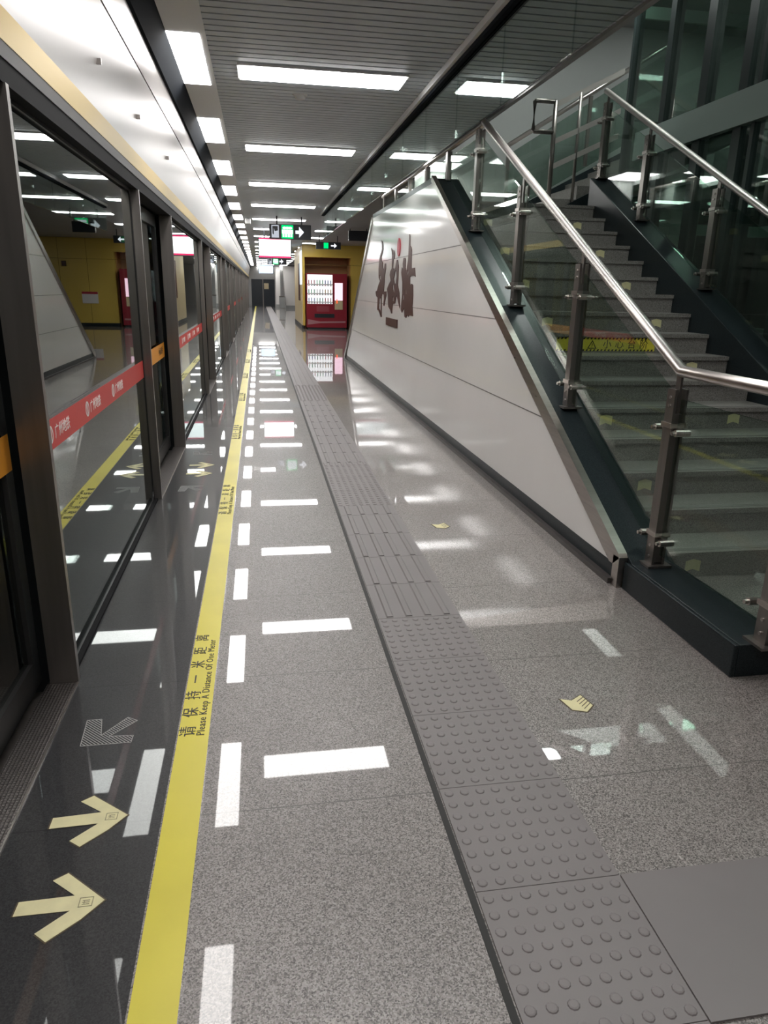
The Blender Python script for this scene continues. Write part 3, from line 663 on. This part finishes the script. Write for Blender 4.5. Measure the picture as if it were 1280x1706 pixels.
# ============================================================ LIFT SHAFT
sh = thing('lift_shaft', (5.2, 6.5, 0), 'dark framed green glass lift shaft right of the stairs', 'lift shaft')
SX0, SX1, SY0, SY1 = 4.2, 6.2, 3.2, 8.6
for y, wd in ((8.56, 0.05), (7.75, 0.10), (7.03, 0.13), (6.40, 0.12), (6.18, 0.05), (5.55, 0.08), (4.8, 0.10), (4.0, 0.10), (3.2, 0.1)):
    MB().box(SX0, SX0+0.10, y-wd/2, y+wd/2, 0, 4.9).build('mullion', M['mullion'], sh)
MB().box(SX0+0.03, SX0+0.045, SY0, SY1, 0.05, 4.9).build('glass_wall', M['shaft_glass'], sh)
MB().box(SX0-0.04, SX0+0.03, SY0, 8.2, 2.92, 3.2).build('floor_beam', M['shaft_beam'], sh, label='grey green beam')
for y in (3.2, 4.5, 5.8, 7.2, 8.6): MB().box(SX1-0.1, SX1, y-0.06, y+0.06, 0, 4.9).build('mullion', M['mullion'], sh)
for x in (4.7, 5.2, 5.7): MB().box(x-0.04, x+0.04, SY1-0.08, SY1, 0, 4.9).build('mullion', M['mullion'], sh)
MB().box(SX1-0.05, SX1-0.035, SY0, SY1, 0.05, 4.9).build('glass_wall', M['shaft_glass'], sh)
MB().box(SX0+0.1, SX1-0.1, SY1-0.05, SY1-0.035, 0.05, 4.9).build('glass_wall', M['shaft_glass'], sh)
for z in (1.0, 2.2, 3.4, 4.4):
    b = MB(); b.box(SX1-0.1, SX1, SY0, SY1, z, z+0.12); b.box(SX0+0.1, SX1-0.1, SY1-0.08, SY1, z, z+0.12); b.build('cross_beam', M['shaft_beam'], sh)
lc = thing('lift_car', (5.25, 4.9, 0.0), 'dark lift car standing inside the glass shaft', 'lift car')
b = MB().box(4.5, 5.9, 4.0, 5.6, 0.05, 0.2); b.box(4.5, 5.9, 4.0, 5.6, 2.3, 2.5); b.box(5.85, 5.9, 4.0, 5.6, 0.2, 2.3)
b.build('car_body', M['mullion'], lc)
for y in (4.0, 5.52): MB().box(4.5, 4.58, y, y+0.08, 0.2, 2.3).build('corner_post', M['dark_steel'], lc)

# ============================================================ HANGING SIGNS AND SCREENS
def person(b, x, z, s, y):
    b.prism([(x+0.2*s*math.cos(R(a)), z+0.86*s+0.13*s*math.sin(R(a))) for a in range(0, 360, 30)], 1, y-0.004, y)
    b.box(x-0.26*s, x+0.26*s, y-0.004, y, z+0.32*s, z+0.70*s); b.box(x-0.20*s, x-0.03*s, y-0.004, y, z, z+0.32*s); b.box(x+0.03*s, x+0.20*s, y-0.004, y, z, z+0.32*s)
def hanging_sign(y, label, x=0.27, full=True):
    t = thing('hanging_sign', (x+0.47, y, 2.52), label, 'hanging sign')
    MB().box(x, x+0.93, y, y+0.12, 2.52, 2.83).build('box', M['sign_black'], t, bevel=0.01)
    for xr in (x+0.17, x+0.72): MB().box(xr-0.015, xr+0.015, y+0.045, y+0.075, 2.83, 3.0).build('hanging_rod', M['sign_black'], t)
    if full:
        b = MB().prism([(x+0.05, 2.55), (x+0.21, 2.55), (x+0.21, 2.81), (x+0.05, 2.81)], 1, y-0.003, y, holes=[[(x+0.07, 2.63), (x+0.10, 2.61), (x+0.10, 2.75), (x+0.12, 2.68), (x+0.19, 2.70), (x+0.19, 2.79), (x+0.07, 2.79)]])
        b.build('pictogram', M['sign_grey'], t, label='grey platform pictogram')
    MB().box(x+0.27, x+0.53, y-0.003, y, 2.535, 2.815).build('green_panel', M['sign_green'], t, label='green panel')
    b = MB()
    for i in range(3): person(b, x+0.335+0.065*i, 2.565, 0.22, y-0.003)
    b.build('figures', M['sign_white'], t)
    MB().prism([(x+0.58, 2.64), (x+0.66, 2.64), (x+0.66, 2.56), (x+0.77, 2.675), (x+0.66, 2.79), (x+0.66, 2.71), (x+0.58, 2.71)], 1, y-0.003, y).build('arrow', M['sign_white'], t, label='white arrow')
    return t
hanging_sign(17.2, 'nearest hanging black sign with a green people panel and white arrow')
hanging_sign(37.0, 'small distant hanging sign with a green panel below the bright screen', 0.45)
def screen(y, label, m, x=0.04, w_=0.86, z=2.26, h_=0.5):
    t = thing('hanging_screen', (x+w_/2, y, z), label, 'screen')
    MB().box(x-0.02, x+w_+0.02, y, y+0.12, z-0.02, z+h_+0.02).build('housing', M['sign_black'], t)
    MB().box(x, x+w_, y-0.004, y, z, z+h_).build('display', M[m], t)
    b = MB().box(x, x+w_, y-0.006, y-0.004, z+h_-0.035, z+h_); b.box(x, x+w_, y-0.006, y-0.004, z, z+0.045); b.build('red_bars', M['sign_red'] if m == 'screen' else M['sign_grey'], t)
    for xr in (x+0.15, x+w_-0.15): MB().box(xr-0.015, xr+0.015, y+0.045, y+0.075, z+h_+0.02, 3.0).build('hanging_rod', M['sign_black'], t)
    return t
screen(21.0, 'bright hanging screen with red top and bottom bars behind the nearest sign', 'screen')
screen(47.0, 'distant pale blue hanging screen above the end doorway', 'screen_blue')
t = thing('hanging_sign', (2.65, 20.0, 2.7), 'dark hanging sign box right of the yellow block', 'hanging sign')
MB().box(2.38, 2.92, 20, 20.12, 2.70, 2.95).build('box', M['sign_black'], t); MB().box(2.42, 2.44, 20.05, 20.07, 2.95, 3.0).build('hanging_rod', M['sign_black'], t); MB().box(2.86, 2.88, 20.05, 20.07, 2.95, 3.0).build('hanging_rod', M['sign_black'], t)
t = thing('hanging_sign', (2.1, 23.0, 2.7), 'green and white hanging exit sign before the yellow block', 'hanging sign')
MB().box(1.75, 2.5, 23, 23.1, 2.62, 2.82).build('box', M['sign_black'], t); MB().box(1.98, 2.12, 22.996, 23, 2.64, 2.80).build('green_panel', M['sign_green'], t); MB().prism([(2.2, 2.70), (2.3, 2.70), (2.3, 2.65), (2.38, 2.72), (2.3, 2.79), (2.3, 2.74), (2.2, 2.74)], 1, 22.996, 23).build('arrow', M['sign_white'], t)
for xr in (1.85, 2.4): MB().box(xr-0.012, xr+0.012, 23.04, 23.06, 2.82, 3.0).build('hanging_rod', M['sign_black'], t)

# ============================================================ YELLOW BLOCK, VENDING MACHINE
yb = thing('yellow_wall_block', (4, 28.5, 0), 'yellow enamel wall block with a brown niche around the vending machine', 'wall block')
b = MB().box(1.62, 1.70, 28, 34, 0.12, 3.0); b.box(3.42, 9.4, 28, 28.3, 0.12, 3.0); b.box(1.70, 3.42, 28, 28.3, 2.57, 3.0)
b.build('yellow_panel', M['yellow_wall'], yb)
b = MB()
for x in (4.35, 5.3, 6.25, 7.2): b.box(x-0.006, x+0.006, 27.998, 28, 0.12, 3.0)
b.box(1.7, 9.4, 27.998, 28, 2.30, 2.312) ; b.build('panel_joint', M['yellow_wall_seam'], yb)
MB().box(1.605, 1.62, 28.05, 33.9, 0.12, 2.95).build('side_panel', M['beige'], yb, label='beige side panel')
MB().box(1.59, 1.605, 29.4, 30.6, 1.0, 2.4).build('poster', M['brown'], yb)
MB().box(1.58, 1.605, 28.1, 29.2, 1.6, 2.8).build('light_box', M['screen_blue'], yb)
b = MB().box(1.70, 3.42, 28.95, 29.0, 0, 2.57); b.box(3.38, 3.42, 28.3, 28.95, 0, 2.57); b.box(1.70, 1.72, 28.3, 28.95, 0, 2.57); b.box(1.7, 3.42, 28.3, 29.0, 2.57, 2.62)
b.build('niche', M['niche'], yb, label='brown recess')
b = MB().box(1.59, 1.62, 28, 34, 0, 0.12); b.box(3.42, 9.4, 27.99, 28.3, 0, 0.12); b.build('skirting', M['black_stone'], yb)
MB().box(4.08, 4.62, 27.97, 28, 0.8, 1.2).build('notice_board', M['white'], yb); MB().box(4.08, 4.62, 27.968, 27.97, 1.12, 1.2).build('notice_header', M['seal_red'], yb)
MB().box(5.05, 5.2, 27.96, 28, 2.05, 2.22).build('small_sign', M['brown'], yb)
vm = thing('vending_machine', (2.47, 28.2, 0), 'red drinks vending machine with a lit window in the brown niche', 'vending machine')
vx0, vx1, vy = 1.74, 3.26, 27.85
b = MB(); b.box(vx0, vx1, vy+0.06, vy+0.85, 0.06, 2.0)
b.build('cabinet', M['red'], vm, bevel=0.02)
b = MB(); wx0, wx1, wz0, wz1 = vx0+0.04, vx0+0.98, 0.92, 1.96
b.prism([(vx0, 0.06), (vx1, 0.06), (vx1, 2.0), (vx0, 2.0)], 1, vy, vy+0.06, holes=[[(wx0, wz0), (wx1, wz0), (wx1, wz1), (wx0, wz1)]]); b.build('door', M['red'], vm)
MB().box(wx0, wx1, vy+0.05, vy+0.058, wz0, wz1).build('backlight', M['vend_white'], vm)
for z in (1.63, 1.30, 1.0): MB().box(wx0, wx1, vy+0.012, vy+0.048, z-0.035, z).build('shelf', M['plastic'], vm)
for z in (1.58, 1.25, 0.95):
    for j in range(9): MB().box(wx0+0.03+j*0.102, wx0+0.09+j*0.102, vy+0.008, vy+0.012, z-0.02, z+0.01).build('price_button', [M['seal_red'], M['slab'], M['sign_black']][j % 3], vm)
MB().box(vx0+1.06, vx0+1.36, vy-0.006, vy, 1.05, 1.68).build('payment_screen', M['vend_pink'], vm)
MB().box(vx0+1.06, vx0+1.36, vy-0.01, vy, 0.72, 1.04).build('coin_panel', M['beige'], vm)
MB().box(vx0+1.13, vx0+1.16, vy-0.012, vy-0.01, 0.95, 1.10).build('red_digits', M['led_red'], vm)
MB().box(vx0+0.30, vx0+1.05, vy-0.012, vy, 0.42, 0.56).build('delivery_flap', M['sign_black'], vm)
MB().prism([(vx0+0.04, 0.16), (vx0+0.5, 0.22), (vx1-0.05, 0.24), (vx1-0.05, 0.30), (vx0+0.5, 0.28), (vx0+0.04, 0.36)], 1, vy-0.003, vy).build('silver_swoosh', mat('pink_silver', (0.45, 0.22, 0.24), 0.35), vm)
MB().box(vx0+0.05, vx1-0.05, vy+0.03, vy+0.8, 0, 0.06).build('base', M['sign_black'], vm)
MB().box(vx0+0.38, vx0+0.85, vy-0.002, vy, 0.64, 0.84).build('red_label', mat('dull_pink_label', (0.36, 0.06, 0.08), 0.4), vm)
cols = [(0.45, 0.03, 0.05), (0.03, 0.35, 0.12), (0.05, 0.3, 0.2), (0.08, 0.12, 0.4), (0.55, 0.3, 0.05), (0.5, 0.5, 0.5)]
bm_ = [mat('bottle_colour', c, 0.3) for c in cols]
proto = {}
n_ = 0
for r_, z in enumerate((1.63, 1.30, 1.0)):
    for j in range(9):
        ci = [0, 1, 3][r_] if j < 3 else ([1, 5, 2][r_] if j < 6 else [3, 4, 0][r_])
        x = wx0+0.06+j*0.102; o0 = (x, vy+0.03, z)
        if ci not in proto:
            o = MB().tube([(x, vy+0.03, z), (x, vy+0.03, z+0.13)], 0.017, 8).build('drink_bottle', bm_[ci], None, origin=o0)
            c_ = MB().tube([(x, vy+0.03, z+0.13), (x, vy+0.03, z+0.155)], 0.009, 8).build('cap', M['white'], o)
            proto[ci] = o
        else: o = copy_tree(proto[ci], o0)
        tag(o, 'tiny drink bottle on a shelf in the red vending machine', 'bottle', 'drink bottles in the vending machine')

# ============================================================ FAR WHITE BLOCKS AND BIN
t = thing('white_wall_block', (2.25, 56, 0), 'white sloping wall block at the end of the platform, left of the yellow block', 'wall block')
MB().prism([(1.95, 0.2), (2.75, 0.2), (2.95, 2.95), (1.75, 2.95)], 1, 55, 57).build('panel', M['white_panel'], t)
MB().box(1.93, 2.77, 54.98, 57.02, 0, 0.2).build('skirting', M['slab'], t)
t = thing('white_pillar', (1.45, 58, 0), 'narrow white pillar right of the dark end doorway', 'pillar')
MB().box(1.28, 1.62, 57.6, 58.2, 0.2, 2.95).build('panel', M['white_panel'], t); MB().box(1.27, 1.63, 57.58, 58.22, 0, 0.2).build('skirting', M['slab'], t)
t = thing('grey_bin', (1.66, 55, 0), 'grey bin between the white pillar and white wall block', 'bin')
MB().box(1.46, 1.86, 54.7, 55.1, 0, 0.80).build('body', M['slab'], t, bevel=0.02); MB().box(1.44, 1.88, 54.68, 55.12, 0.80, 0.86).build('lid', M['dark_steel'], t)
